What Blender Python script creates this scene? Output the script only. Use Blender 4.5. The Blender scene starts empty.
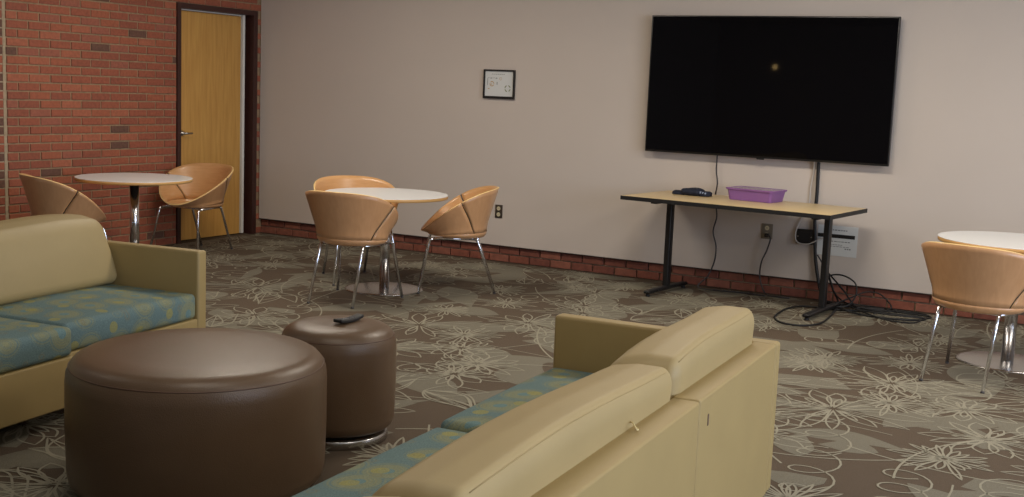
import bpy, bmesh, math, random
from mathutils import Vector, Matrix
random.seed(11)
PI = math.pi
SC = bpy.context.scene
COL = SC.collection

# ------------------------------------------------------------------ camera
def cam_basis(yaw, pitch, roll):
    cy, sy = math.cos(yaw), math.sin(yaw)
    f = Vector((-sy*math.cos(pitch), cy*math.cos(pitch), math.sin(pitch)))
    r = Vector((cy, sy, 0)); u = r.cross(f)
    c, s = math.cos(roll), math.sin(roll)
    return r*c+u*s, u*c-r*s, f
FPX = 1170.13
cd = bpy.data.cameras.new('camera'); cam = bpy.data.objects.new('camera', cd); COL.objects.link(cam)
r_, u_, f_ = cam_basis(0.499945, -0.1347925, 0.0400627)
M = Matrix((r_, u_, -f_)).transposed().to_4x4(); M.translation = Vector((7.75574, -8.92644, 1.52034))
cam.matrix_world = M
cd.sensor_fit = 'HORIZONTAL'; cd.sensor_width = 36; cd.lens = FPX/1024*36
cd.shift_y = 0.8626/1024*-1; cd.clip_start = .05
SC.camera = cam

# ------------------------------------------------------------------ world, lights, exposure
SC.view_settings.view_transform = 'Standard'; SC.view_settings.look = 'None'
SC.view_settings.gamma = 1; SC.view_settings.use_curve_mapping = False
SC.view_settings.exposure = 0.10
w = bpy.data.worlds.new('world'); SC.world = w; w.use_nodes = True
w.node_tree.nodes['Background'].inputs[0].default_value = (.80, .86, 1.0, 1)
w.node_tree.nodes['Background'].inputs[1].default_value = .03

def area(name, loc, rot, sx, sy, power, col):
    l = bpy.data.lights.new(name, 'AREA'); l.shape = 'RECTANGLE'; l.size = sx; l.size_y = sy
    l.energy = power; l.color = col
    o = bpy.data.objects.new(name, l); COL.objects.link(o); o.location = loc; o.rotation_euler = rot
    return o
WARM = (1, .90, .76)
for i, (x, y, e) in enumerate(((2.3, -2.6, 44), (5.6, -2.6, 52), (8.8, -2.6, 58), (2.3, -6.4, 5), (5.6, -6.4, 14), (8.8, -6.4, 30))):
    area('ceiling_lamp', (x, y, 2.93), (0, 0, 0), 1.2, .6, e, WARM)
# daylight through the windows on the right-hand side of the room
area('window_daylight', (12.4, -6.0, 1.6), (0, PI/2, 0), 2.0, 6.0, 290, (.66, .78, 1.0))
# small warm lamp behind the camera that shows as a spot in the dark screen
sl = bpy.data.lights.new('far_lamp', 'POINT'); sl.energy = .7; sl.color = (1, .66, .25); sl.shadow_soft_size = .045
slo = bpy.data.objects.new('far_lamp', sl); COL.objects.link(slo); slo.location = (1.619, -12.0, 2.092)

# ------------------------------------------------------------------ materials
def lin(c):
    return tuple((v/255/12.92 if v/255 <= .04045 else ((v/255+.055)/1.055)**2.4) for v in c) + (1,)
def mat(name, rgb, rough=.6, metal=0, spec=.5, noise=None, bump=None, coat=0, trans=0, alpha=1):
    """noise=(scale, amount) varies the colour; bump=(scale, strength)."""
    m = bpy.data.materials.new(name); m.use_nodes = True; n = m.node_tree.nodes; l = m.node_tree.links
    b = n['Principled BSDF']; b.inputs['Base Color'].default_value = lin(rgb)
    b.inputs['Roughness'].default_value = rough; b.inputs['Metallic'].default_value = metal
    b.inputs['Specular IOR Level'].default_value = spec; b.inputs['Coat Weight'].default_value = coat
    b.inputs['Transmission Weight'].default_value = trans; b.inputs['Alpha'].default_value = alpha
    tc = n.new('ShaderNodeTexCoord')
    if noise:
        t = n.new('ShaderNodeTexNoise'); t.inputs['Scale'].default_value = noise[0]; t.inputs['Detail'].default_value = 5
        l.new(tc.outputs['Object'], t.inputs['Vector'])
        mr = n.new('ShaderNodeMapRange'); mr.inputs[1].default_value = .3; mr.inputs[2].default_value = .7
        mr.inputs[3].default_value = 1-noise[1]; mr.inputs[4].default_value = 1+noise[1]
        l.new(t.outputs['Fac'], mr.inputs[0])
        mx = n.new('ShaderNodeVectorMath'); mx.operation = 'SCALE'; mx.inputs[0].default_value = lin(rgb)[:3]
        l.new(mr.outputs[0], mx.inputs['Scale']); l.new(mx.outputs[0], b.inputs['Base Color'])
    if bump:
        t = n.new('ShaderNodeTexNoise'); t.inputs['Scale'].default_value = bump[0]; t.inputs['Detail'].default_value = 3
        l.new(tc.outputs['Object'], t.inputs['Vector'])
        bp = n.new('ShaderNodeBump'); bp.inputs['Strength'].default_value = bump[1]; bp.inputs['Distance'].default_value = .004
        l.new(t.outputs['Fac'], bp.inputs['Height']); l.new(bp.outputs[0], b.inputs['Normal'])
    return m
def wood(name, a, b_, scale=(1, 1, 1), rough=.35, band=10, coat=0):
    m = mat(name, a, rough, coat=coat); n = m.node_tree.nodes; l = m.node_tree.links
    tc = n.new('ShaderNodeTexCoord'); mp = n.new('ShaderNodeMapping'); mp.inputs['Scale'].default_value = scale
    t = n.new('ShaderNodeTexNoise'); t.inputs['Scale'].default_value = band; t.inputs['Detail'].default_value = 6; t.inputs['Distortion'].default_value = .6
    cr = n.new('ShaderNodeValToRGB'); cr.color_ramp.elements[0].position = .32; cr.color_ramp.elements[1].position = .68
    cr.color_ramp.elements[0].color = lin(a); cr.color_ramp.elements[1].color = lin(b_)
    l.new(tc.outputs['Object'], mp.inputs[0]); l.new(mp.outputs[0], t.inputs['Vector']); l.new(t.outputs['Fac'], cr.inputs[0])
    l.new(cr.outputs[0], n['Principled BSDF'].inputs['Base Color'])
    return m
MT = {}
MT['wall'] = mat('painted_wall', (202, 191, 181), .75, noise=(1.2, .02), bump=(160, .12))
MT['panelshadow'] = mat('panel_shadow_line', (60, 48, 44), .6)  # dark colour painted in as the shadow line under the wall panel
MT['mortar'] = mat('mortar', (150, 126, 98), .95, noise=(30, .2), bump=(200, .5))
MT['mortar2'] = mat('pale_mortar', (168, 150, 124), .95, noise=(30, .15), bump=(200, .5))
BR = [mat('brick_%d' % i, c, .75, noise=(40, .16), bump=(90, .5)) for i, c in enumerate(
    ((156, 88, 62), (150, 83, 60), (162, 94, 68), (142, 79, 58), (150, 88, 68)))]
BRD = mat('burnt_brick', (104, 72, 58), .8, noise=(40, .2), bump=(90, .5))
BRB = [mat('shaded_base_brick_%d' % i, c, .8, noise=(25, .2), bump=(80, .6)) for i, c in enumerate(((130, 74, 56), (116, 66, 52), (138, 84, 66)))]  # plinth bricks, colour darkened for the shadow of the panel above
MT['carpet'] = mat('carpet_brown', (95, 83, 71), .95, spec=.1, noise=(260, .22), bump=(500, .6))
MT['carpetleaf'] = mat('carpet_sage', (120, 115, 102), .95, spec=.1, noise=(230, .2), bump=(500, .6))
MT['carpetline'] = mat('carpet_cream', (148, 143, 127), .95, spec=.1, noise=(300, .12))
MT['doorframe'] = mat('door_frame_paint', (62, 34, 28), .45)
MT['doorwood'] = wood('door_veneer', (206, 158, 84), (190, 140, 70), (9, 9, .6), .4, 4)
MT['doorstrip'] = mat('pale_doorstrip', (225, 222, 214), .6)
MT['steel'] = mat('brushed_steel', (170, 168, 164), .3, 1)
MT['chrome'] = mat('chrome', (222, 224, 230), .17, 1)
MT['polished'] = mat('satin_steel', (190, 188, 186), .26, 1)
MT['ply'] = wood('maple_veneer', (212, 164, 114), (204, 154, 102), (1.5, 1.5, 10), .32, 5, coat=.25)
MT['plyback'] = wood('maple_veneer_outer', (202, 155, 112), (194, 147, 104), (10, 10, 1.2), .34, 4, coat=.25)
MT['plyedge'] = mat('plywood_edge', (230, 200, 138), .5)
MT['seam'] = mat('dark_metal_seam', (80, 74, 68), .35, .8)
MT['laminate'] = mat('white_laminate', (232, 234, 236), .25)
MT['tableedge'] = mat('plywood_table_edge', (196, 152, 92), .5)
MT['maplelam'] = wood('maple_laminate', (222, 198, 152), (215, 190, 142), (1, 12, 12), .35, 3)
MT['black'] = mat('black_paint', (22, 21, 22), .45)
MT['rubber'] = mat('black_rubber', (20, 20, 22), .55)
MT['bezel'] = mat('tv_bezel', (16, 16, 17), .35)
MT['screen'] = mat('tv_screen', (9, 8, 10), .03, spec=.2)
MT['vinyl'] = mat('mustard_vinyl', (162, 140, 92), .55, noise=(6, .03), bump=(700, .15))
MT['cushvinyl'] = mat('mustard_cushion_vinyl', (168, 147, 102), .55, noise=(5, .03), bump=(600, .15))
MT['leather'] = mat('brown_leather', (100, 79, 60), .34, noise=(8, .05), bump=(260, .25))
MT['piping'] = mat('brown_piping', (96, 70, 56), .45)
MT['paper'] = mat('white_paper', (214, 216, 214), .8)
MT['ink'] = mat('grey_ink', (120, 122, 122), .8)
MT['orangeink'] = mat('ochre_ink', (186, 150, 96), .8)
MT['greenink'] = mat('olive_ink', (120, 128, 84), .8)
MT['ivory'] = mat('ivory_plastic', (206, 194, 160), .5)
MT['plate'] = mat('brown_wallplate', (74, 64, 56), .45, .3)
MT['greyplate'] = mat('grey_wallplate', (126, 116, 100), .45)
MT['whitecord'] = mat('white_cord', (196, 190, 182), .5)
MT['greycord'] = mat('grey_cord', (60, 56, 56), .5)
MT['purple'] = mat('purple_plastic', (150, 104, 168), .3, alpha=.78)
MT['lid'] = mat('clear_lilac_lid', (176, 150, 184), .25, alpha=.7)
MT['navy'] = mat('navy_cloth', (24, 30, 48), .85)
MT['palestripe'] = mat('pale_blue_cloth', (150, 164, 190), .85)
MT['thread'] = mat('pale_thread', (226, 210, 160), .8)
MT['mark'] = mat('dark_scuff', (92, 70, 58), .8)
MT['packet'] = mat('blue_packets', (70, 96, 150), .5)
MT['packet2'] = mat('pale_packets', (200, 190, 180), .5)
MT['remotekey'] = mat('remote_key', (90, 90, 94), .5)

def seat_fabric():
    m = mat('blue_circle_fabric', (104, 134, 138), .85, spec=.2, bump=(500, .3))
    n = m.node_tree.nodes; l = m.node_tree.links; b = n['Principled BSDF']
    tc = n.new('ShaderNodeTexCoord')
    base = None
    def math_(op, a, bb=None, c=None):
        q = n.new('ShaderNodeMath'); q.operation = op
        for i, v in enumerate((a, bb, c)):
            if v is None: continue
            if isinstance(v, (int, float)): q.inputs[i].default_value = v
            else: l.new(v, q.inputs[i])
        return q.outputs[0]
    col = n.new('ShaderNodeRGB'); col.outputs[0].default_value = lin((104, 126, 127)); cur = col.outputs[0]
    def layer(cur, scale, rmax, rings, rgb, loc, strength, rnd):
        mp = n.new('ShaderNodeMapping'); mp.inputs['Location'].default_value = loc
        l.new(tc.outputs['Object'], mp.inputs[0])
        sx = n.new('ShaderNodeSeparateXYZ'); l.new(mp.outputs[0], sx.inputs[0])
        fl = n.new('ShaderNodeCombineXYZ'); l.new(sx.outputs[0], fl.inputs[0]); l.new(math_('SUBTRACT', sx.outputs[1], sx.outputs[2]), fl.inputs[1])
        v = n.new('ShaderNodeTexVoronoi'); v.voronoi_dimensions = '2D'; v.inputs['Scale'].default_value = scale; v.inputs['Randomness'].default_value = rnd
        l.new(fl.outputs[0], v.inputs['Vector'])
        d = v.outputs['Distance']
        inside = math_('LESS_THAN', d, rmax)
        if rings:
            s = math_('SINE', math_('MULTIPLY', d, rings)); s = math_('MULTIPLY_ADD', s, .5, .5)
            core = math_('GREATER_THAN', d, rmax*.22)
            fac = math_('MULTIPLY', math_('MULTIPLY', inside, s), math_('MULTIPLY', core, strength))
        else:
            fac = math_('MULTIPLY', inside, strength)
        mx = n.new('ShaderNodeMix'); mx.data_type = 'RGBA'; l.new(fac, mx.inputs[0]); l.new(cur, mx.inputs[6]); mx.inputs[7].default_value = lin(rgb)
        return mx.outputs[2]
    cur = layer(cur, 5.6, .47, 95, (142, 142, 104), (0, 0, 0), .55, .45)
    cur = layer(cur, 5.6, .34, 0, (150, 146, 100), (0, 0, 0), .38, .45)
    cur = layer(cur, 5.6, .13, 0, (104, 134, 138), (0, 0, 0), .85, .45)
    cur = layer(cur, 5.0, .13, 0, (152, 148, 90), (.37, .21, 0), .75, .6)
    cur = layer(cur, 7.3, .15, 90, (132, 120, 84), (.11, .61, 0), .5, .7)
    wv = n.new('ShaderNodeTexNoise'); wv.inputs['Scale'].default_value = 260; l.new(tc.outputs['Object'], wv.inputs['Vector'])
    mr = n.new('ShaderNodeMapRange'); mr.inputs[1].default_value = .35; mr.inputs[2].default_value = .65; mr.inputs[3].default_value = .82; mr.inputs[4].default_value = 1.15
    l.new(wv.outputs['Fac'], mr.inputs[0])
    vs = n.new('ShaderNodeVectorMath'); vs.operation = 'SCALE'; l.new(cur, vs.inputs[0]); l.new(mr.outputs[0], vs.inputs['Scale'])
    l.new(vs.outputs[0], b.inputs['Base Color'])
    return m
MT['fabric'] = seat_fabric()

# ------------------------------------------------------------------ mesh helpers
class MB:
    def __init__(s): s.v = []; s.f = []; s.m = []; s.sm = []
    def add(s, vs, fs, mi=0, smooth=False):
        o = len(s.v); s.v += [tuple(p) for p in vs]
        for f in fs: s.f.append([i+o for i in f]); s.m.append(mi); s.sm.append(smooth)
        return s
    def box(s, a, b, mi=0):
        x0, y0, z0 = a; x1, y1, z1 = b
        v = [(x0, y0, z0), (x1, y0, z0), (x1, y1, z0), (x0, y1, z0), (x0, y0, z1), (x1, y0, z1), (x1, y1, z1), (x0, y1, z1)]
        return s.add(v, [(0, 3, 2, 1), (4, 5, 6, 7), (0, 1, 5, 4), (1, 2, 6, 5), (2, 3, 7, 6), (3, 0, 4, 7)], mi)
    def lathe(s, prof, c=(0, 0, 0), n=48, mi=0, axis='z', capa=True, capb=True):
        vs = []; fs = []
        for (r, z) in prof:
            for k in range(n):
                a = 2*PI*k/n; p = (r*math.cos(a), r*math.sin(a), z)
                if axis == 'y': p = (p[0], p[2], p[1])
                if axis == 'x': p = (p[2], p[0], p[1])
                vs.append((c[0]+p[0], c[1]+p[1], c[2]+p[2]))
        flip = axis == 'y'
        for i in range(len(prof)-1):
            for k in range(n):
                q = [i*n+k, i*n+(k+1) % n, (i+1)*n+(k+1) % n, (i+1)*n+k]
                fs.append(q[::-1] if flip else q)
        s.add(vs, fs, mi, True)
        o = len(s.v)-len(vs)
        if capa: q = [o+k for k in range(n)][::-1]; s.f.append(q if not flip else q[::-1]); s.m.append(mi); s.sm.append(False)
        if capb:
            b0 = o+(len(prof)-1)*n; q = [b0+k for k in range(n)]; s.f.append(q if not flip else q[::-1]); s.m.append(mi); s.sm.append(False)
        return s
    def tube(s, pts, r, n=10, mi=0, closed=False):
        pts = [Vector(p) for p in pts]; N = len(pts); rings = []
        up = None
        for i, p in enumerate(pts):
            a = pts[i-1] if (i > 0 or closed) else p; b = pts[(i+1) % N] if (i < N-1 or closed) else p
            t = (b-a).normalized()
            if up is None:
                up = Vector((0, 0, 1)) if abs(t.z) < .9 else Vector((1, 0, 0))
            e1 = up - t*up.dot(t)
            if e1.length < 1e-4: e1 = t.orthogonal()
            e1.normalize(); e2 = t.cross(e1); up = e1
            rr = r[i] if isinstance(r, (list, tuple)) else r
            rings.append([p+e1*rr*math.cos(2*PI*k/n)+e2*rr*math.sin(2*PI*k/n) for k in range(n)])
        vs = [q for R in rings for q in R]; fs = []
        for i in range(N if closed else N-1):
            j = (i+1) % N
            for k in range(n): fs.append((i*n+k, i*n+(k+1) % n, j*n+(k+1) % n, j*n+k))
        if not closed:
            fs.append(tuple(range(n))[::-1]); fs.append(tuple((N-1)*n+k for k in range(n)))
        return s.add(vs, fs, mi, True)
    def rbox(s, c, size, r, mi=0, n=8, deform=None, g=None):
        """box with rounded edges; g = interior divisions; deform(p, unit) moves the vertices"""
        g = g or 6; hx, hy, hz = size[0]/2, size[1]/2, size[2]/2
        def ticks(h):
            rr = min(r, h*.999); t = [-h+rr*(1-math.cos(PI/2*i/n)) for i in range(n)]
            t += [-h+rr+(2*h-2*rr)*i/g for i in range(g+1)]
            t += [h-rr*(1-math.cos(PI/2*(n-1-i)/n)) for i in range(n)]
            return t
        T = (ticks(hx), ticks(hy), ticks(hz)); L = len(T[0]); H = (hx, hy, hz)
        idx = {}; vs = []; fs = []
        def vert(i, j, k):
            key = (i, j, k)
            if key in idx: return idx[key]
            p = [T[0][i], T[1][j], T[2][k]]; q = []
            inn = [max(-(H[a]-min(r, H[a]*.999)), min(H[a]-min(r, H[a]*.999), p[a])) for a in range(3)]
            # push to a sphere of radius r about the clamped inner point
            d = Vector([(p[a]-inn[a]) for a in range(3)])
            if d.length > 1e-9:
                # map cube-ish offset to a sphere
                x, y, z = [d[a]/r for a in range(3)]
                x = max(-1, min(1, x)); y = max(-1, min(1, y)); z = max(-1, min(1, z))
                X = x*math.sqrt(max(0, 1-y*y/2-z*z/2+y*y*z*z/3)); Y = y*math.sqrt(max(0, 1-z*z/2-x*x/2+z*z*x*x/3)); Z = z*math.sqrt(max(0, 1-x*x/2-y*y/2+x*x*y*y/3))
                d = Vector((X, Y, Z))*r
            pp = Vector(inn)+d
            if deform: pp = deform(pp, (pp.x/hx, pp.y/hy, pp.z/hz))
            idx[key] = len(vs); vs.append((c[0]+pp.x, c[1]+pp.y, c[2]+pp.z)); return idx[key]
        m = L-1
        for a in range(m):
            for b in range(m):
                fs.append((vert(a, b, 0), vert(a, b+1, 0), vert(a+1, b+1, 0), vert(a+1, b, 0)))
                fs.append((vert(a, b, m), vert(a+1, b, m), vert(a+1, b+1, m), vert(a, b+1, m)))
                fs.append((vert(a, 0, b), vert(a+1, 0, b), vert(a+1, 0, b+1), vert(a, 0, b+1)))
                fs.append((vert(a, m, b), vert(a, m, b+1), vert(a+1, m, b+1), vert(a+1, m, b)))
                fs.append((vert(0, a, b), vert(0, a, b+1), vert(0, a+1, b+1), vert(0, a+1, b)))
                fs.append((vert(m, a, b), vert(m, a+1, b), vert(m, a+1, b+1), vert(m, a, b+1)))
        return s.add(vs, fs, mi, True)
    def build(s, name, mats, parent=None):
        me = bpy.data.meshes.new(name); me.from_pydata(s.v, [], s.f)
        for m in (mats if isinstance(mats, (list, tuple)) else [mats]): me.materials.append(m)
        me.polygons.foreach_set('material_index', s.m); me.polygons.foreach_set('use_smooth', s.sm); me.update()
        o = bpy.data.objects.new(name, me); COL.objects.link(o)
        if parent: o.parent = parent
        return o
def tag(o, label=None, cat=None, group=None, kind=None):
    if label: o['label'] = label
    if cat: o['category'] = cat
    if group: o['group'] = group
    if kind: o['kind'] = kind
    return o
def thing(name, loc, rz, label, cat, group=None):
    o = bpy.data.objects.new(name, None); COL.objects.link(o); o.location = loc; o.rotation_euler = (0, 0, rz)
    o.empty_display_size = .1
    return tag(o, label, cat, group)
def copy_tree(o, parent=None):
    c = o.copy(); COL.objects.link(c); c.parent = parent
    for ch in [k for k in bpy.data.objects if k.parent == o]: copy_tree(ch, c)
    return c
def catmull(P, n=8, closed=False):
    P = [Vector(p) for p in P]; out = []; N = len(P)
    rng = range(N if closed else N-1)
    for i in rng:
        if closed: a, b, c, d = P[i-1], P[i], P[(i+1) % N], P[(i+2) % N]
        else: a = P[max(i-1, 0)]; b = P[i]; c = P[i+1]; d = P[min(i+2, N-1)]
        for k in range(n):
            t = k/n
            out.append(.5*((2*b)+(c-a)*t+(2*a-5*b+4*c-d)*t*t+(3*b-a-3*c+d)*t**3))
    if not closed: out.append(P[-1])
    return out

# ------------------------------------------------------------------ setting: floor with woven pattern
X1, Y0 = 12.8, -13.6
fl = MB(); fl.add([(-.3, Y0, 0), (X1, Y0, 0), (X1, .06, 0), (-.3, .06, 0)], [(0, 1, 2, 3)], 0)
rz_ = random.Random(5)
cnt = [0]
def clampf(p): return (max(.03, min(9.6, p[0])), max(-9.6, min(-.02, p[1])))
def poly_fill(pts):
    cnt[0] += 1; z = .0006+(cnt[0] % 60)*1.2e-5
    pts = [clampf(p) for p in pts]
    cx = sum(p[0] for p in pts)/len(pts); cy = sum(p[1] for p in pts)/len(pts)
    vs = [(cx, cy, z)]+[(p[0], p[1], z) for p in pts]; n = len(pts)
    fl.add(vs, [(0, 1+i, 1+(i+1) % n) for i in range(n)], 1)
def strip_fill(pts):
    cnt[0] += 1; z = .0006+(cnt[0] % 60)*1.2e-5; n = len(pts)//2
    vs = [clampf(p)+(z,) for p in pts]; N = len(pts)
    fl.add(vs, [(N-i, N-i-1, i+1, i) if i else (N-1, 1, 0) for i in range(n-1)]+[(n+1, n, n-1)], 1)
def ribbon(pts, wd, closed=False):
    cnt[0] += 1; z = .0016+(cnt[0] % 90)*1e-5
    N = len(pts); vs = []
    for i, p in enumerate(pts):
        a = pts[i-1] if (i > 0 or closed) else p; b = pts[(i+1) % N] if (i < N-1 or closed) else p
        dx, dy = b[0]-a[0], b[1]-a[1]; L = math.hypot(dx, dy) or 1; nx, ny = -dy/L*wd/2, dx/L*wd/2
        q = clampf((p[0]+nx, p[1]+ny)); vs.append((q[0], q[1], z)); q = clampf((p[0]-nx, p[1]-ny)); vs.append((q[0], q[1], z))
    fs = [(2*i, 2*i+1, 2*((i+1) % N)+1, 2*((i+1) % N)) for i in range(N if closed else N-1)]
    fl.add(vs, fs, 2)
def leaf_pts(cx, cy, a, L, W, skew=0, n=14):
    out = []
    for i in range(2*n):
        t = i/n if i < n else 2-i/n; s = 1 if i < n else -1
        y = s*W/2*math.sin(PI*t**.8)*(1+.15*math.sin(5*t)); x = L*t
        y += skew*L*math.sin(PI*t)*.3
        out.append((cx+x*math.cos(a)-y*math.sin(a), cy+x*math.sin(a)+y*math.cos(a)))
    return out
R_ = rz_.random; U = rz_.uniform
for i in range(560):        # sage leaf patches
    cx, cy = U(-.3, 9.4), U(-9.4, .1); a = U(0, 2*PI)
    if R_() < .35:
        n = 7; rad = U(.10, .2)
        poly_fill([(cx+rad*U(.5, 1.5)*math.cos(2*PI*k/n), cy+rad*U(.4, 1.3)*math.sin(2*PI*k/n)) for k in range(n)])
    else: strip_fill(leaf_pts(cx, cy, a, U(.35, .85), U(.08, .27), U(-.5, .5)))
LW = .0095
def petal(cx, cy, a, L, W, r0=.02):
    pts = []; n = 12
    for i in range(2*n):
        t = i/n if i < n else 2-i/n; s = 1 if i < n else -1
        y = s*W/2*math.sin(PI*t**1.3); x = r0+L*t
        pts.append((cx+x*math.cos(a)-y*math.sin(a), cy+x*math.sin(a)+y*math.cos(a)))
    ribbon(pts, LW, True)
for gx in range(21):
    for gy in range(21):
        cx = gx*.47+U(-.2, .2); cy = -gy*.47+U(-.2, .2)
        k = R_()
        if k < .38:                                     # open daisy
            n = rz_.randint(9, 14); L = U(.22, .4); a0 = U(0, 1)
            for j in range(n): petal(cx, cy, a0+2*PI*j/n+U(-.1, .1), L*U(.7, 1.15), U(.05, .11), .03)
            for j in range(n//2): petal(cx, cy, a0+4*PI*j/n+U(-.1, .1), L*.5, .035, .02)
        elif k < .6:                                    # dense bloom of narrow loops
            n = rz_.randint(16, 22)
            for j in range(n): petal(cx, cy, 2*PI*j/n+U(-.08, .08), U(.13, .28), U(.02, .04), .015)
        elif k < .8:                                    # scribbled loops
            P = []; m = rz_.randint(9, 14); px, py = cx-.25, cy; aa = U(0, 6)
            for j in range(m*5):
                t = j/5; P.append((cx+(t/m-.5)*.7*math.cos(aa)+.10*math.cos(t*1.9+aa), cy+(t/m-.5)*.7*math.sin(aa)+.10*math.sin(t*1.9+aa)))
            ribbon(P, LW)
        else:                                           # outlined leaves on a stem
            a = U(0, 2*PI)
            for j in range(4):
                L = U(.3, .5); aa = a+U(-.9, .9); ribbon(leaf_pts(cx, cy, aa, L, U(.1, .18), U(-.6, .6)), LW, True)
                ribbon([(cx+L*.9*t/6*math.cos(aa), cy+L*.9*t/6*math.sin(aa)) for t in range(7)], LW*.7)
for i in range(260):                                    # long sweeping strands
    cx, cy = U(0, 9.2), U(-9.3, 0); a = U(0, 2*PI); L = U(.5, 1.3); k = U(-1.2, 1.2); P = []
    for j in range(16):
        t = j/15*L; aa = a+k*t; P.append((cx, cy)); cx += L/15*math.cos(aa); cy += L/15*math.sin(aa)
    ribbon(P, LW*U(.7, 1.1))
tag(fl.build('floor', [MT['carpet'], MT['carpetleaf'], MT['carpetline']]), kind='structure')

# ------------------------------------------------------------------ setting: walls
ZC = 2.95
wb = MB(); wb.box((0.004, -.001, .150), (X1, .10, ZC), 0); wb.box((0.004, .0, .143), (X1, .10, .150), 1)
tag(wb.build('wall_back', [MT['wall'], MT['panelshadow']]), kind='structure')
# brick plinth course under the painted wall
bb = MB(); bb.box((0, .052, 0), (X1, .10, .143), 0)
brr = random.Random(3)
BL, BH, MJ = .203, .0677, .012
def bevbrick(mb, a, b, mi, ax, d=.003):
    """brick whose outward face is bevelled; ax: 'x' = faces +x, 'y' = faces -y"""
    x0, y0, z0 = a; x1, y1, z1 = b
    if ax == 'x':
        v = [(x0, y0, z0), (x0, y1, z0), (x0, y1, z1), (x0, y0, z1), (x1-d, y0, z0), (x1-d, y1, z0), (x1-d, y1, z1), (x1-d, y0, z1),
             (x1, y0+d, z0+d), (x1, y1-d, z0+d), (x1, y1-d, z1-d), (x1, y0+d, z1-d)]
    else:
        v = [(x1, y1, z0), (x0, y1, z0), (x0, y1, z1), (x1, y1, z1), (x1, y0+d, z0), (x0, y0+d, z0), (x0, y0+d, z1), (x1, y0+d, z1),
             (x1-d, y0, z0+d), (x0+d, y0, z0+d), (x0+d, y0, z1-d), (x1-d, y0, z1-d)]
    if ax == 'x': v = v
    f = [(0, 1, 5, 4), (1, 2, 6, 5), (2, 3, 7, 6), (3, 0, 4, 7), (4, 5, 9, 8), (5, 6, 10, 9), (6, 7, 11, 10), (7, 4, 8, 11), (8, 9, 10, 11)]
    mb.add(v, f, mi)
for row in range(2):
    z0 = .004+row*.071; x = -.1 if row else 0
    while x < X1-.2:
        xa, xb = max(x, 0.005), x+BL-MJ
        o = brr.uniform(-.003, .004)
        bevbrick(bb, (xa, .030+o, z0), (xb, .052, z0+.0665-.006), 1+brr.randrange(3), 'y'); x += BL
tag(bb.build('baseboard_back', [MT['mortar2']]+BRB), kind='structure')

# brick wall on the left with the door opening
DY0, DY1, DZ = -1.115, -.055, 2.165       # outside of the frame
wl = MB()
PLANE = -.008
def backing(y0, y1, z0, z1, mi=0): wl.box((-.25, y0, z0), (PLANE, y1, z1), mi)
YL = -4.6; PJ = -2.895
backing(YL, PJ-.012, 0, ZC, 6); backing(PJ-.012, DY0, 0, ZC, 0); backing(DY1, .10, 0, ZC, 0); backing(DY0, DY1, DZ, ZC, 0)
wl.box((-.25, PJ-.022, 0), (PLANE+.004, PJ+.004, ZC), 6)
def brow(ya, yb, z0, z1, mi): 
    if yb-ya < .012: return
    o = brr.uniform(-.002, .0025)
    bevbrick(wl, (PLANE-.004, ya, z0), (o, yb, z1), mi, 'x')
rows = int(ZC/BH)
for r in range(rows):
    z0 = r*BH+.004; z1 = z0+BH-MJ
    y = .05 - (BL/2 if r % 2 else 0)
    while y > PJ+.01:
        ya, yb = y-BL+MJ, y
        ya = max(ya, PJ+.008); yb = min(yb, .04)
        mi = 1+brr.choice((0, 0, 1, 1, 2, 3, 4)); 
        if brr.random() < .03: mi = 7
        spans = [(ya, yb)]
        if z0 < DZ-.02:
            spans = []
            if ya < DY0: spans.append((ya, min(yb, DY0-.004)))
            if yb > DY1: spans.append((max(ya, DY1+.004), yb))
        for a, b in spans: brow(a, b, z0, z1, mi)
        y -= BL
    y = PJ-.024
    while y > YL:
        ln = BL if not (y == PJ-.024 and r % 2) else BL/2
        mi = 1+brr.choice((0, 1, 3, 4)); mi = 7 if brr.random() < .25 else mi
        brow(max(y-ln+MJ, YL), y, z0, z1, mi); y -= ln
tag(wl.build('wall_left', [MT['mortar']]+BR+[MT['mortar2'], BRD]), kind='structure')
tag(MB().box((-.25, Y0, ZC), (X1, .10, ZC+.1)).build('ceiling', mat('ceiling_tile', (214, 210, 200), .85, noise=(40, .03))), kind='structure')

tag(MB().box((-.25, -13.6, 0), (-.02, YL, ZC)).build('wall_left_rear', MT['wall']), kind='structure')
tag(MB().box((-.25, -13.7, 0), (12.9, -13.6, ZC)).build('wall_front', MT['wall']), kind='structure')
tag(MB().box((12.8, -13.6, 0), (12.9, .10, ZC)).build('wall_right', MT['wall']), kind='structure')
# door
fr = MB(); FT = .045
fr.box((-.22, DY0, 0), (.012, DY0+FT, DZ)); fr.box((-.22, DY1-FT-.012, 0), (.012, DY1, DZ)); fr.box((-.22, DY0+FT, DZ-FT), (.012, DY1-FT-.012, DZ))
fr.box((-.14, DY0+FT, 0), (-.105, DY0+FT+.012, DZ-FT)); fr.box((-.14, DY1-FT-.03, 0), (-.105, DY1-FT-.012, DZ-FT))
fr.box((-.25, DY0-.02, -.001), (-.20, DY1+.02, DZ+.02))
tag(fr.build('trim_1', MT['doorframe']), kind='structure')
dr = MB(); ly0, ly1 = DY0+FT+.003, DY1-FT-.115
dr.box((-.100, ly0, .012), (-.060, ly1, DZ-FT-.018))
door = tag(dr.build('door_1', MT['doorwood']), kind='structure')
hd = MB(); hz = 1.0; hy = ly0+.07
hd.lathe([(.026, -.060), (.026, -.052), (.011, -.050), (.011, -.01)], (0, hy, hz), 20, 0, 'x')
hd.tube([(-.012, hy-.005, hz), (-.006, hy+.03, hz), (-.006, hy+.085, hz)], .009, 10)
hd.build('door_handle', MT['steel'], door)
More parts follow.
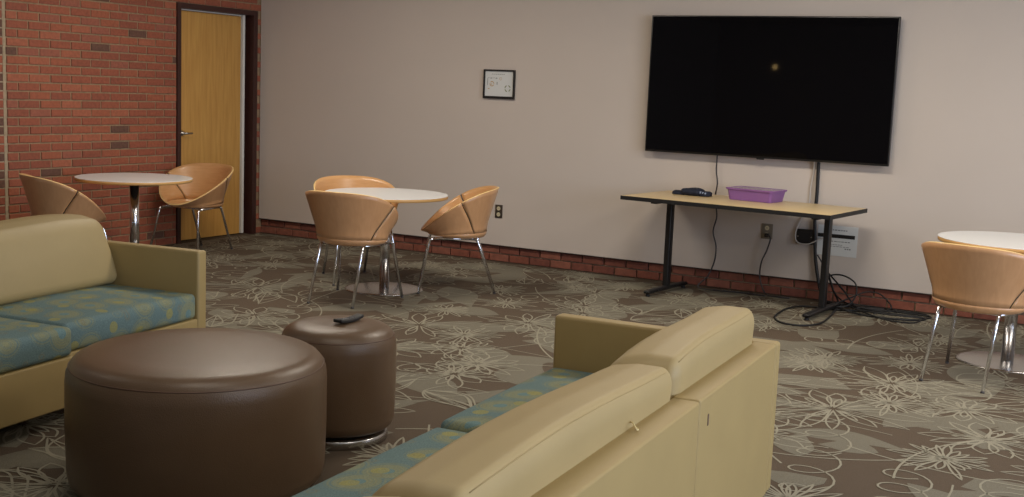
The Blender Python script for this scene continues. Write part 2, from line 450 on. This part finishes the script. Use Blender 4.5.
doorstrip = MB(); doorstrip.box((-.098, ly1+.014, .012), (-.046, ly1+.044, DZ-FT-.002)); doorstrip.box((-.098, ly0, DZ-FT-.013), (-.070, ly1+.042, DZ-FT-.002))  # narrow pale strips beside and above the door leaf
tag(doorstrip.build('trim_2', MT['doorstrip']), kind='structure')

# ------------------------------------------------------------------ sofas
def bulge_box(sz, r, top=.0, front=0, side=0):
    return None
def make_sofa(name, loc, th, m, label, dims, off=0.0, crown=.775, widths=(.92, 1.32, .92)):
    """u runs along the seat from the visible arm, v from the front to the back; local X = m*u, Y = v"""
    Ha, t, D, Hr, Hs, Hb, w = dims
    root = thing(name, (loc[0], loc[1], 0), th+(-PI/2 if m > 0 else PI/2), label, 'sofa')
    def B(mb, u0, u1, v0, v1, z0, z1, r=.012, deform=None, g=3, n=4):
        xa, xb = sorted((m*u0, m*u1))
        return mb.rbox(((xa+xb)/2, (v0+v1)/2, (z0+z1)/2), (xb-xa, v1-v0, z1-z0), r, 0, n, deform, g)
    mods = len(widths); US = [t]
    for q in widths: US.append(US[-1]+q)
    L = US[-1]; BT = .085
    B(MB(), 0, t, 0, D, Hb, Ha, .014).build('arm', MT['vinyl'], root)
    B(MB(), L, L+t, 0, D, Hb, Ha, .014).build('arm', MT['vinyl'], root)
    for i in range(mods):
        u0 = US[i]; w = widths[i]; o = off if i else 0
        B(MB(), u0+.0005, u0+w-.0005, -o, D-BT, Hb, Hr, .008).build('seat_frame', MT['vinyl'], root)
        # back panel of the module, outside face flush with the arm
        B(MB(), (u0 if i else t)+.0012, u0+w-.0012, D-BT, D, Hb+.0, Ha-.002*(i % 2), .008).build('back_frame', MT['vinyl'], root)
        sw = w/2; sd = (D-.115-.10)/2
        def dseat(p, q):
            x, y, z = q
            c = max(0, 1-x*x)*max(0, 1-y*y*y*y)
            if z > 0: p.z += .018*c
            p.y -= .010*max(0, 1-x*x)*(1 if y < -.5 else 0)*max(0, 1-z*z)
            return p
        B(MB(), u0+.004, u0+w-(.014 if m > 0 else .006), -o+.004, D-BT-.01, Hr+.001, Hs+(.012 if i == 0 and m > 0 else 0), .026, dseat, 8, 6).build('seat_cushion', MT['fabric'], root)
        # back cushion: tall pillow leaning on the back frame, soft rounded crown
        z0, z1 = Hs+.008, crown
        def dback(p, q):
            x, y, z = q; tz = (z+1)/2
            p.y += .125*tz*(1-y)/2 + .018*tz*(1+y)/2           # front leans back, rear stays near the frame
            cz = max(0, 1-z*z)
            if y < 0: p.y -= .022*cz*max(0, 1-x**4)
            if z > 0: p.z += .012*max(0, 1-x*x) + .006*math.sin(3.1*x+i) - .020*max(0, -y)*tz
            if i == 0 and m > 0: p.z += .030*tz*(1-m*x)/2
            p.x *= 1+.004*cz
            return p
        bc = B(MB(), u0+.000, u0+w-.004, .462, D-BT-.004, z0, z1, .058, dback, 8, 8).build('back_cushion', MT['cushvinyl'], root)
        sm_ = []                                  # stitched seam along the rear of the crown
        for q in range(15):
            tu = q/14*2-1; hz_ = (z1-z0)/2; hy_ = (D-BT-.004-.462)/2
            a_ = math.radians(52); ny = hy_-.058+.058*math.cos(a_); nz = hz_-.058+.058*math.sin(a_)
            pu = Vector((tu*(w-.004)/2*.9*m, ny, nz)); pd = dback(pu.copy(), (pu.x/((w-.004)/2), ny/hy_, nz/hz_))
            sm_.append((m*(u0+(w-.004)/2)+pd.x, (.462+D-BT-.004)/2+pd.y, (z0+z1)/2+pd.z))
        MB().tube(sm_, .0015, 6).build('seam', MT['vinyl'], bc)
    # feet set back under the frame
    for u in (.25, L/2, L-.2):
        for v in (.10, D-.14):
            xa, xb = sorted((m*(u-.05), m*(u+.05)))
            MB().box((xa, v, 0), (xb, v+.05, Hb)).build('foot', MT['steel'], root)
    pl = MB(); xa, xb = sorted((m*.06, m*(L-.04))); pl.box((xa, .16, .02), (xb, D-.16, Hb+.01)); pl.build('plinth', MT['black'], root)
    return root
DIM = (.653, .071, .872, .312, .44, .095, .92)
left_sofa = make_sofa('sofa', (3.606, -4.536), .121, -1, 'mustard sofa with blue patterned seats at the left, facing the viewer behind the large ottoman', DIM, .055, .785)
right_sofa = make_sofa('sofa', (5.755, -4.833), .049, 1, 'mustard sofa seen from behind in the foreground, its plain back panel nearest the viewer', DIM, .0, .752)
# loose thread and scuff on the back of the right sofa
th_ = MB(); D = DIM[2]
th_.tube(catmull([(1.335, D-.083, .657), (1.36, D-.075, .668), (1.385, D-.06, .672), (1.40, D-.045, .662), (1.375, D-.05, .656), (1.36, D-.06, .6555)], 5), .0018, 6)
th_.build('loose_thread', MT['thread'], right_sofa)
sc_ = MB(); sc_.rbox((.90, D+.0005, .575), (.012, .002, .035), .001, 0, 2, None, 2); sc_.build('scuff', MT['mark'], right_sofa)

# ------------------------------------------------------------------ ottomans
def ottoman(loc, R, H, z0, label, base=False):
    root = thing('ottoman', loc, 0, label, 'ottoman')
    P = [(R-.05, z0), (R-.022, z0+.006), (R-.007, z0+.022), (R, z0+.05), (R+.004, z0+(H-z0)*.45), (R+.003, H-.10), (R-.001, H-.065), (R-.010, H-.046)]
    MB().lathe(P, n=96, capb=False).build('body', MT['leather'], root)
    T = [(R-.010, H-.046), (R-.016, H-.034), (R-.027, H-.022), (R-.043, H-.012), (R-.066, H-.005), (R*.64, H+.0), (R*.4, H+.003), (R*.1, H+.005), (.001, H+.005)]
    MB().lathe(T, n=96, capa=False).build('top_cushion', MT['leather'], root)
    MB().tube([((R-.0095)*math.cos(2*PI*q/96), (R-.0095)*math.sin(2*PI*q/96), H-.046) for q in range(96)], .0022, 6, closed=True).build('piping', MT['piping'], root)
    if base:
        MB().lathe([(R-.03, .0), (R-.026, .004), (R-.026, .034), (R-.032, .040), (.05, .042)], n=72).build('base', MT['polished'], root)
        MB().lathe([(R-.06, .04), (R-.06, z0+.01)], n=48).build('plinth', MT['black'], root)
    else:
        MB().lathe([(R-.07, .0), (R-.07, z0+.01)], n=64).build('plinth', MT['black'], root)
    return root
ottoman((4.71, -5.742, 0), .468, .517, .03, 'large round brown leather ottoman in the middle of the seating area')
ottoman((4.76, -4.96, 0), .246, .502, .052, 'small round brown leather ottoman on a chrome base with a remote on top', True)

rm = thing('remote_control', (4.804, -4.947, .5065), .0, 'black remote control lying on the small ottoman', 'remote control')
MB().rbox((0, 0, .009), (.044, .165, .016), .006, 0, 3, lambda p, q: Vector((p.x*(1-.10*q[1]), p.y, p.z+.008*q[1]*q[1])), 4).build('body', MT['rubber'], rm)
kb = MB()
for i in range(6):
    for j in range(3): kb.rbox((-.012+j*.012, -.06+i*.017, .0175+.008*((-.06+i*.017)/.0825)**2), (.007, .008, .003), .001, 0, 2, None, 1)
kb.build('keypad', MT['remotekey'], rm)

# ------------------------------------------------------------------ round tables
def round_table():
    root = thing('round_table', (0, 0, 0), 0, 'x', 'table')
    R = .455
    MB().lathe([(R-.004, .694), (R, .698), (R, .7165)], n=96).build('tabletop_edge', MT['tableedge'], root)
    MB().lathe([(R, .7165), (R, .7195), (R-.002, .7205)], n=96).build('tabletop', MT['laminate'], root)
    MB().lathe([(.16, .684), (.16, .694)], n=32).build('mounting_plate', MT['black'], root)
    MB().lathe([(.037, .012), (.037, .684)], n=32).build('column', MT['chrome'], root)
    MB().lathe([(.287, 0), (.29, .003), (.29, .006), (.27, .010), (.037, .013)], n=72).build('base', MT['polished'], root)
    return root
T2 = (2.80, -1.82); T1 = (.79, -2.36); T3 = (7.08, -1.40)
rt = round_table()
for i, (p, lb) in enumerate(((T2, 'round white table in the middle of the room with three maple chairs around it'),
                             (T1, 'round white table in front of the brick wall, next to the door'),
                             (T3, 'round white table cut off by the right edge of the view'))):
    o = rt if i == 0 else copy_tree(rt)
    o.location = (p[0], p[1], 0); o['label'] = lb
    o.scale = ((1, 1, 1), (.965, .965, 1), (1, 1, 1.035))[i]

# ------------------------------------------------------------------ tub chairs
def make_chair():
    root = thing('tub_chair', (0, 0, 0), 0, 'x', 'chair')
    Wd, yb, zb, yf, zf, zs = .335, -.305, .783, .275, .440, .682
    Bx, By, Bz = .232, .200, .408
    def rim(a):
        c = math.cos(a); x = Wd*math.sin(a); y = (yf-yb)/2*(-c)+(yf+yb)/2
        z = zs+(zb-zf)/2*c+((zb+zf)/2-zs)*c*c
        if c < 0: x *= 1-.06*c*c
        return Vector((x, y, z))
    def bot(a): return Vector((Bx*math.sin(a), -By*math.cos(a)+.0, Bz+.012*(1-math.cos(a))*.5))
    def surf(a, s, o=0):
        b, r = bot(a), rim(a)
        p = b.lerp(r, s)
        # rounded transition at the bottom, nearly straight flare above
        k = (1-s)**3*.55
        out = Vector((math.sin(a), -math.cos(a), 0))
        p += out*(.020*math.sin(PI*(s/.3)**.8)*(1-s/.3) if s < .3 else 0)
        p.z -= .0*k
        return p+out*o
    def T(s): return 1.52-.66*(1-s)**1.3          # half-angle covered by the back panel, widest at the rim
    th = .011
    def sheet(fn, na, ns, closed=False):
        """grid fn(i/na, j/ns) -> point, thickened inward, edge faces use material 1, outer faces 2"""
        P = [[fn(i/na, j/ns) for j in range(ns+1)] for i in range(na+1)]
        N = [[None]*(ns+1) for _ in range(na+1)]
        for i in range(na+1):
            for j in range(ns+1):
                du = P[min(i+1, na)][j]-P[max(i-1, 0)][j]; dv = P[i][min(j+1, ns)]-P[i][max(j-1, 0)]
                n_ = du.cross(dv)
                N[i][j] = n_.normalized() if n_.length > 1e-9 else Vector((0, 0, 1))
        A = [[P[i][j] for j in range(ns+1)] for i in range(na+1)]
        Bq = [[P[i][j]+N[i][j]*th for j in range(ns+1)] for i in range(na+1)]
        mb = MB(); w_ = ns+1
        va = [q for r0 in A for q in r0]; vb = [q for r0 in Bq for q in r0]; o = len(va)
        fa = [(i*w_+j, i*w_+j+1, (i+1)*w_+j+1, (i+1)*w_+j) for i in range(na) for j in range(ns)]
        fb = [tuple(o+k for k in f[::-1]) for f in fa]
        vs = va+vb; mb.add(vs, fa, 2, True); n0 = len(fb)
        for f in fb: mb.f.append(list(f)); mb.m.append(0); mb.sm.append(True)
        ed = []
        for j in range(ns): ed.append((j, j+1, o+j+1, o+j)[::-1]); ed.append((na*w_+j, na*w_+j+1, o+na*w_+j+1, o+na*w_+j))
        for i in range(na): ed.append((i*w_, (i+1)*w_, o+(i+1)*w_, o+i*w_)); ed.append((i*w_+ns, (i+1)*w_+ns, o+(i+1)*w_+ns, o+i*w_+ns)[::-1])
        for f in ed: mb.f.append(list(f)); mb.m.append(1); mb.sm.append(False)
        return mb
    mats = [MT['ply'], MT['plyedge'], MT['plyback']]
    s0 = .12
    # angle a: 0 = back. outward grid with inward normals for the thickness
    def fback(u, v):
        s = s0+(1-s0)*v; t = T(s)*(1-2*u)
        return surf(t, s)
    sheet(fback, 36, 10).build('backrest', mats, root)
    def ffront(u, v):
        s = s0+(1-s0)*v; g = .012/.3; t0 = T(s)+g
        t = -t0-(2*PI-2*t0)*u
        return surf(t, s)
    fm = sheet(ffront, 36, 10)
    def fpan(u, v):
        # dish: from the centre to s0 around the whole ring
        t = 2*PI*(1-u)+PI
        k = v*1.25
        if k <= 1:
            b = bot(t); kk = max(k, .02); p = Vector((b.x*kk, b.y*kk, Bz-.006*(1-kk*kk)+.012*(1-math.cos(t))*.5*kk)); return p
        return surf(t, s0*(k-1)/.25)
    pm = sheet(fpan, 48, 12)
    o = len(fm.v); fm.v += pm.v
    for f, m_, q in zip(pm.f, pm.m, pm.sm):
        fm.f.append([i+o for i in f]); fm.m.append(m_); fm.sm.append(q)
    fm.build('seat', mats, root)
    for sgn in (-1, 1):       # metal strips joining the two shells
        pts = []
        for j in range(9):
            s = s0+(1-s0)*j/8; pts.append(surf(sgn*(T(s)+.02), s, -.003))
        MB().tube(pts, .0038, 8).build('joint_strip', MT['seam'], root)
    # chromed legs: front leg, rear leg and the rail between them on each side
    for sgn in (-1, 1):
        fx, fy, rx, ry = .265*sgn, .275, .172*sgn, -.292
        fr_ = [(fx, fy, 0), (.212*sgn, .205, .385)]; re = [(rx, ry, 0), (.165*sgn, -.155, .385)]
        f0 = Vector(fr_[0]); f1 = Vector(fr_[1]); r0 = Vector(re[0]); r1 = Vector(re[1])
        fc = [f0, f0.lerp(f1, .94), f1+Vector((0, -.006, .013)), f1+Vector((0, -.03, .022))]
        rc = [r0, r0.lerp(r1, .94), r1+Vector((0, .006, .013)), r1+Vector((0, .03, .022))]
        l1 = MB().tube([fc[0], fc[1], fc[2], fc[3]], .0105, 12).build('leg', MT['chrome'], root)
        l2 = MB().tube([rc[0], rc[1], rc[2], rc[3]], .0105, 12).build('leg', MT['chrome'], root)
        MB().tube([fc[3], rc[3]], .0103, 12).build('side_rail', MT['chrome'], root)
        for q, l_, d in ((f0, l1, f1), (r0, l2, r1)):
            dd = (d-q).normalized(); MB().tube([q+Vector((0, 0, .0)), q+dd*.010], .0113, 12).build('glide', MT['greycord'], l_)
    MB().tube([(-.17, .10, .405), (.17, .10, .405)], .009, 8).build('cross_bar', MT['chrome'], root)
    MB().tube([(-.165, -.10, .405), (.165, -.10, .405)], .009, 8).build('cross_bar', MT['chrome'], root)
    return root
CH = [((2.871, -2.324), .133, 'maple tub chair seen from behind at the middle round table, nearest the viewer', 'chairs around the middle round table'),
      ((3.19, -1.44), 2.13, 'maple tub chair seen side-on, right of the middle round table beside a wall outlet', 'chairs around the middle round table'),
      ((2.36, -1.58), 4.10, 'maple tub chair mostly hidden behind the middle round table and the chair in front', 'chairs around the middle round table'),
      ((6.963, -1.992), -.253, 'maple tub chair seen from behind at the round table by the right edge', 'chairs around the right round table'),
      ((7.75, -1.00), 2.0, 'maple tub chair of which only a sliver shows beyond the right-hand round table', 'chairs around the right round table'),
      ((.873, -3.091), -.385, 'maple tub chair at the brick wall, half hidden behind the left sofa', 'chairs around the table by the door'),
      ((.45, -1.35), 3.20, 'maple tub chair standing in front of the wooden door, showing its inside', 'chairs around the table by the door')]
c0 = make_chair()
for i, (p, a, lb, g) in enumerate(CH):
    o = c0 if i == 0 else copy_tree(c0)
    o.location = (p[0], p[1], .0); o.rotation_euler = (0, 0, a); o['label'] = lb; o['group'] = g
    if i == 6: o.scale = (1, 1, .965)

# ------------------------------------------------------------------ television
tx0, tx1, tz0, tz1 = 4.116, 6.036, 1.066, 2.146
tv = thing('television', ((tx0+tx1)/2, 0, (tz0+tz1)/2), 0, 'large black flat screen television mounted on the pale wall above the folding table', 'television')
hw_, hh_ = (tx1-tx0)/2, (tz1-tz0)/2
MB().rbox((0, -.070, 0), (2*hw_, .035, 2*hh_), .004, 0, 2, None, 1).build('housing', MT['bezel'], tv)
MB().box((-hw_+.010, -.0890, -hh_+.016), (hw_-.010, -.0874, hh_-.010)).build('screen', MT['screen'], tv)
MB().box((-.5, -.054, -.32), (.5, -.030, .30)).build('rear_cover', MT['bezel'], tv)
MB().box((-.3, -.031, -.22), (.3, -.002, .22)).build('wall_bracket', MT['black'], tv)
MB().rbox((0, -.0885, -hh_-.004), (.06, .012, .012), .003, 0, 2, None, 1).build('sensor', MT['bezel'], tv)

# ------------------------------------------------------------------ folding table
fx0, fx1, fyA, fyB, fz = 4.27, 5.90, -.89, -.11, .757
ft = thing('folding_table', ((fx0+fx1)/2, (fyA+fyB)/2, 0), -.10, 'long maple-topped table with black T legs under the television', 'table')
lx, ly = (fx1-fx0)/2, (fyB-fyA)/2
MB().rbox((0, 0, fz-.014), (2*lx-.008, 2*ly-.008, .028), .003, 0, 2, None, 1).build('tabletop', MT['maplelam'], ft)
eb = MB()
for (a, b) in (((-lx, -ly), (lx, -ly+.004)), ((-lx, ly-.004), (lx, ly)), ((-lx, -ly+.004), (-lx+.004, ly-.004)), ((lx-.004, -ly+.004), (lx, ly-.004))):
    eb.box((a[0], a[1], fz-.031), (b[0], b[1], fz-.001))
eb.build('edge_band', MT['rubber'], ft)
MB().box((-.56, -.02, fz-.068), (.64, .02, fz-.029)).build('under_beam', MT['black'], ft)
for sx in (-.585, .668):
    lg = MB().rbox((sx, 0, .38), (.045, .06, .70), .008, 0, 3, None, 1).build('leg', MT['black'], ft)
    MB().rbox((sx, 0, fz-.040), (.05, .58, .022), .004, 0, 2, None, 1).build('top_bracket', MT['black'], lg)
    MB().rbox((sx, 0, .038), (.055, .66, .034), .014, 0, 3, lambda p, q: Vector((p.x, p.y, p.z-.008*abs(q[1])*(1 if q[2] > 0 else 0))), 4).build('foot', MT['black'], lg)
    for yy in (-.30, .30): MB().lathe([(.016, .0), (.018, .004), (.012, .024)], (sx, yy, 0), 16).build('glide', MT['rubber'], lg)

# ------------------------------------------------------------------ things on the folding table
bn = thing('plastic_bin', (5.13, -.31, fz), -.16, 'translucent purple plastic bin with a pale lid on the folding table', 'bin')
def dbin(p, q): return Vector((p.x*(1+.07*q[2]), p.y*(1+.09*q[2]), p.z))
b_ = MB(); Lx, Ly, Hh = .190, .130, .092
def ring(hx, hy, z, r=.022):
    out = []
    for (sx, sy, a0) in ((1, -1, -PI/2), (1, 1, 0), (-1, 1, PI/2), (-1, -1, PI)):
        for k in range(5): a = a0+PI/2*k/4; out.append((sx*(hx-r)+r*math.cos(a), sy*(hy-r)+r*math.sin(a), z))
    return out
def loft(mb, rings, capa=False, capb=False, mi=0):
    n = len(rings[0]); vs = [p for r in rings for p in r]
    fs = [(i*n+k, i*n+(k+1) % n, (i+1)*n+(k+1) % n, (i+1)*n+k) for i in range(len(rings)-1) for k in range(n)]
    if capa: fs.append(tuple(range(n))[::-1])
    if capb: fs.append(tuple((len(rings)-1)*n+k for k in range(n)))
    return mb.add(vs, fs, mi)
loft(b_, [ring(Lx-.018, Ly-.018, .002), ring(Lx-.004, Ly-.006, Hh-.014), ring(Lx+.004, Ly+.004, Hh-.012), ring(Lx+.006, Ly+.006, Hh),
          ring(Lx-.006, Ly-.006, Hh), ring(Lx-.008, Ly-.008, Hh-.012), ring(Lx-.021, Ly-.021, .006)], True, True)
b_.build('bin_body', MT['purple'], bn)
ld = MB(); loft(ld, [ring(Lx-.010, Ly-.010, Hh-.006), ring(Lx-.010, Ly-.010, Hh-.002), ring(Lx-.03, Ly-.03, Hh-.001)], True, True); ld.build('lid', MT['lid'], bn)
pk = MB()
for i in range(11):
    pk.rbox((-.14+i*.028, -.045+.03*((i*7) % 3), .037), (.022, .09, .055+.006*(i % 3)), .004, i % 2, 2, None, 1)
o = pk.build('packet_stack', [MT['packet'], MT['packet2']]); o.location = (5.13, -.31, fz); o.rotation_euler = (0, 0, -.16)
tag(o, 'row of small blue and pale packets seen through the wall of the purple bin', 'packets')

cp = thing('cloth_cap', (4.62, -.30, fz), -.1, 'flat navy blue cloth cap with pale stripes lying on the folding table', 'cap')
def dome(p, q):
    return Vector((p.x, p.y, p.z*(1-.35*(q[0]**2+q[1]**2)/2)+.003*math.sin(3*q[0]+2*q[1])*(1 if q[2] > 0 else 0)))
MB().rbox((0.005, 0, .029), (.16, .15, .058), .029, 0, 6, dome, 4).build('crown', MT['navy'], cp)
def brim(p, q): return Vector((p.x, p.y*(1-.25*q[0]**2), p.z+.012*(1-q[1]**2)*(q[2]+1)/2))
MB().rbox((-.098, 0, .010), (.11, .13, .018), .008, 0, 3, brim, 6).build('brim', MT['navy'], cp)
MB().rbox((.110, .0, .015), (.09, .10, .028), .012, 0, 4, brim, 5).build('strap', MT['navy'], cp)
st = MB()
for k in range(3): st.rbox((.086+k*.022, -.002, .030-.002*k), (.012, .094, .014), .004, 0, 2, None, 3)
st.build('stripes', MT['palestripe'], cp)

# ------------------------------------------------------------------ wall things
pf = thing('framed_notice', (2.694, 0, 1.555), 0, 'small black framed paper notice hanging alone on the pale wall', 'frame')
W2, H2 = .155, .1255
q = MB()
for a, b in (((-W2, -H2), (W2, -H2+.022)), ((-W2, H2-.014), (W2, H2)), ((-W2, -H2+.022), (-W2+.014, H2-.014)), ((W2-.014, -H2+.022), (W2, H2-.014))):
    q.box((a[0], -.022, a[1]), (b[0], -.002, b[1]))
q.build('frame', MT['black'], pf)
MB().box((-W2+.013, -.010, -H2+.021), (W2-.013, -.004, H2-.013)).build('paper', MT['paper'], pf)
ik = MB(); 
for i in range(7): ik.box((-.075+i*.019, -.0112, .084), (-.062+i*.019, -.0098, .088))
for i in range(4): ik.box((-.115+i*.026, -.0112, .052-.004*(i % 2)), (-.098+i*.026, -.0098, .055))
ik.box((-.024, -.0112, -.004), (-.018, -.0098, .020)); ik.box((-.118, -.0112, -.01), (-.114, -.0098, .05))
ik.build('printed_text', MT['ink'], pf)
def arcs(mb, cx, cz, r, spans, wd=.005):
    for a0, a1 in spans:
        n = 6; v = []
        for k in range(n+1):
            a = a0+(a1-a0)*k/n
            for rr in (r-wd/2, r+wd/2):
                v.append((cx+rr*math.cos(a), -.0112, cz+rr*math.sin(a)))
        mb.add(v, [(2*k, 2*k+1, 2*k+3, 2*k+2)[::-1] for k in range(n)])
oi = MB(); arcs(oi, -.072, .002, .019, ((0, 2.4), (2.9, 5.9)), .007); arcs(oi, .013, .048, .012, ((0, 5.8),), .003); oi.box((-.08, -.0112, -.004), (-.07, -.0098, .004)); oi.box((-.112, -.0112, -.042), (-.095, -.0098, -.036))
oi.build('printed_diagram', MT['orangeink'], pf)
gi = MB(); arcs(gi, .085, -.034, .026, ((.3, 1.3), (2.0, 3.0), (3.4, 4.5), (5.2, 6.1)), .008); gi.build('printed_ring', MT['greenink'], pf)

def outlet(x, z, plate_m, label, hw=.036, hh=.058):
    t_ = thing('wall_outlet', (x, 0, z), 0, label, 'outlet')
    MB().rbox((0, -.005, 0), (2*hw, .008, 2*hh), .003, 0, 2, None, 1).build('cover_plate', plate_m, t_)
    for dz in (-.026, .026):
        f = MB().lathe([(.0175, -.0125), (.0175, -.008)][::-1], (0, 0, dz), 20, 0, 'y').build('receptacle', MT['ivory'], t_)
        s_ = MB(); s_.box((-.007, -.0131, dz-.004), (-.005, -.0121, dz+.006)); s_.box((.005, -.0131, dz-.004), (.007, -.0121, dz+.006)); s_.build('slot', MT['black'], f)
    return t_
outlet(2.736, .449, MT['plate'], 'brown wall outlet with two ivory sockets, right of the side-on maple chair')
outlet(5.144, .498, MT['greyplate'], 'grey wall outlet under the folding table with a black plug in it', .045, .060)
jb = thing('cable_box', (5.446, 0, .486), 0, 'black cable box on the wall under the folding table', 'cable box')
MB().rbox((0, -.014, 0), (.130, .026, .115), .004, 0, 2, None, 1).build('box_body', MT['black'], jb)
MB().box((-.042, -.030, -.036), (.042, -.026, .036)).build('socket_panel', MT['rubber'], jb)
for dx in (-.052, .052): MB().lathe([(.005, -.0275), (.005, -.031)], (dx, 0, 0), 12, 0, 'y').build('screw', MT['steel'], jb)
nt = thing('paper_notice', (5.69, 0, .475), 0, 'white paper notice with a black band taped on the wall behind the right table leg', 'notice')
MB().box((-.15, -.0035, -.115), (.15, -.0015, .115)).build('sheet', MT['paper'], nt)
MB().box((-.148, -.0065, .022), (.130, -.003, .050)).build('black_band', MT['black'], nt)
pl_ = MB()
def words(x0, x1, z, h, seed):
    rr = random.Random(seed); x = x0
    while x < x1:
        l_ = rr.uniform(.008, .022); pl_.box((x, -.0048, z), (min(x+l_, x1), -.0034, z+h)); x += l_+.005
words(-.04, .07, .078, .007, 1); words(-.05, .098, -.008, .006, 2); words(-.05, .04, -.032, .004, 3); words(.06, .105, -.062, .009, 4)
words(-.05, .09, -.045, .004, 5)
pl_.build('printed_text', MT['ink'], nt)

# ------------------------------------------------------------------ cords
def cord(name, P, r, m, label, n=8, parts=None, group=None):
    root = thing(name, P[0], 0, label, 'cord', group)
    o0 = Vector(P[0]); MB().tube([Vector(p)-o0 for p in catmull(P, n)], r, 8).build('cable', m, root)
    return root
c1 = cord('hanging_cord', [(4.715, -0.045, 1.1), (4.71, -0.03, 0.95), (4.725, -0.03, 0.85), (4.715, -0.03, 0.76), (4.72, -0.03, 0.7), (4.74, -0.04, 0.58), (4.715, -0.03, 0.46), (4.75, -0.04, 0.34), (4.74, -0.03, 0.22), (4.7, -0.05, 0.1), (4.64, -0.1, 0.012), (4.8, -0.14, 0.01), (5.0, -0.11, 0.01), (5.2, -0.13, 0.01)], .006, MT['greycord'],
     'thin grey cord dropping from the television behind the left part of the table')
c2 = cord('hanging_cord', [(5.150, -.045, .470), (5.19, -.06, .455), (5.17, -.06, .36), (5.13, -.05, .26), (5.12, -.04, .15), (5.15, -.05, .06), (5.20, -.08, .012), (5.30, -.10, .010), (5.38, -.09, .010)], .006, MT['greycord'],
     'black cord plugged into the grey outlet, hanging to the floor')
pg = MB(); pg.rbox((.0, .018, .0), (.034, .03, .030), .008, 0, 3, None, 1); pg.build('plug', MT['rubber'], c2)
c3 = cord('cable_bundle', [(5.515, -.040, 1.06), (5.512, -.025, .98), (5.515, -.025, .80), (5.512, -.025, .66), (5.525, -.03, .50), (5.54, -.03, .34), (5.57, -.04, .20), (5.60, -.05, .10), (5.66, -.10, .02), (5.80, -.16, .014)], .013, MT['rubber'],
     'thick black cable bundle running down the wall from the television to the floor')
c4 = cord('white_cord', [(5.48, -.040, 1.075), (5.475, -.015, .98), (5.46, -.012, .86), (5.455, -.012, .72), (5.40, -.02, .60), (5.375, -.03, .50), (5.40, -.045, .44), (5.48, -.045, .435), (5.55, -.045, .47), (5.60, -.03, .495)], .005, MT['whitecord'],
     'thin white cord looping from the television past the black cable box')
fc_ = [
 ('black floor cord looping around the right foot of the folding table', .007,
  [(5.62, -.06, .30), (5.70, -.08, .12), (5.78, -.20, .030), (5.82, -.56, .010), (5.84, -.95, .009), (5.76, -1.12, .009), (5.62, -1.12, .009), (5.52, -.96, .009), (5.49, -.70, .009), (5.50, -.52, .009), (5.58, -.38, .012), (5.80, -.36, .012), (5.98, -.26, .010)]),
 ('black floor cord in wide loops right of the folding table', .007,
  [(5.60, -.06, .28), (5.70, -.09, .20), (5.80, -.14, .12), (5.92, -.20, .02), (6.10, -.24, .010), (6.32, -.22, .010), (6.42, -.30, .010), (6.30, -.42, .010), (6.05, -.44, .010), (5.86, -.38, .020), (5.82, -.24, .022), (5.98, -.14, .010), (6.20, -.12, .009), (6.42, -.14, .009)]),
 ('black floor cord trailing flat along the brick course toward the right', .006,
  [(5.72, -.30, .028), (5.82, -.20, .030), (5.95, -.32, .026), (6.12, -.36, .024), (6.28, -.34, .022), (6.44, -.22, .010), (6.36, -.08, .010), (6.14, -.06, .009), (5.95, -.08, .010)]),
 ('black cord curving in an arch above the cord tangle beside the table leg', .006,
  [(5.60, -.10, .14), (5.68, -.12, .22), (5.78, -.13, .235), (5.88, -.15, .19), (5.90, -.20, .10), (5.86, -.30, .036), (5.76, -.34, .030)]),
]
fc_ += [
 ('thin black cord zigzagging over the cord tangle just right of the table leg', .0055,
  [(5.56, -.05, .36), (5.66, -.07, .22), (5.74, -.12, .08), (5.88, -.22, .034), (6.06, -.30, .030), (6.20, -.20, .028), (6.02, -.12, .026), (5.84, -.16, .030), (5.94, -.34, .030), (6.18, -.50, .010), (6.36, -.50, .009), (6.40, -.38, .009)]),
 ('black cord rising in a low second arch against the brick course', .0055,
  [(5.78, -.30, .045), (5.86, -.16, .08), (5.94, -.08, .12), (6.04, -.07, .12), (6.12, -.10, .07), (6.16, -.22, .040), (6.08, -.40, .022)]),
]
for lb, r, P in fc_: cord('floor_cord', P, r, MT['rubber'], lb, 8, None, 'cords tangled on the floor under the television')
ps = thing('power_strip', (6.02, -.23, 0), .25, 'black power strip lying in the tangle of cords by the wall', 'power strip')
MB().rbox((0, 0, .022), (.20, .045, .03), .008, 0, 3, None, 2).build('housing', MT['rubber'], ps)
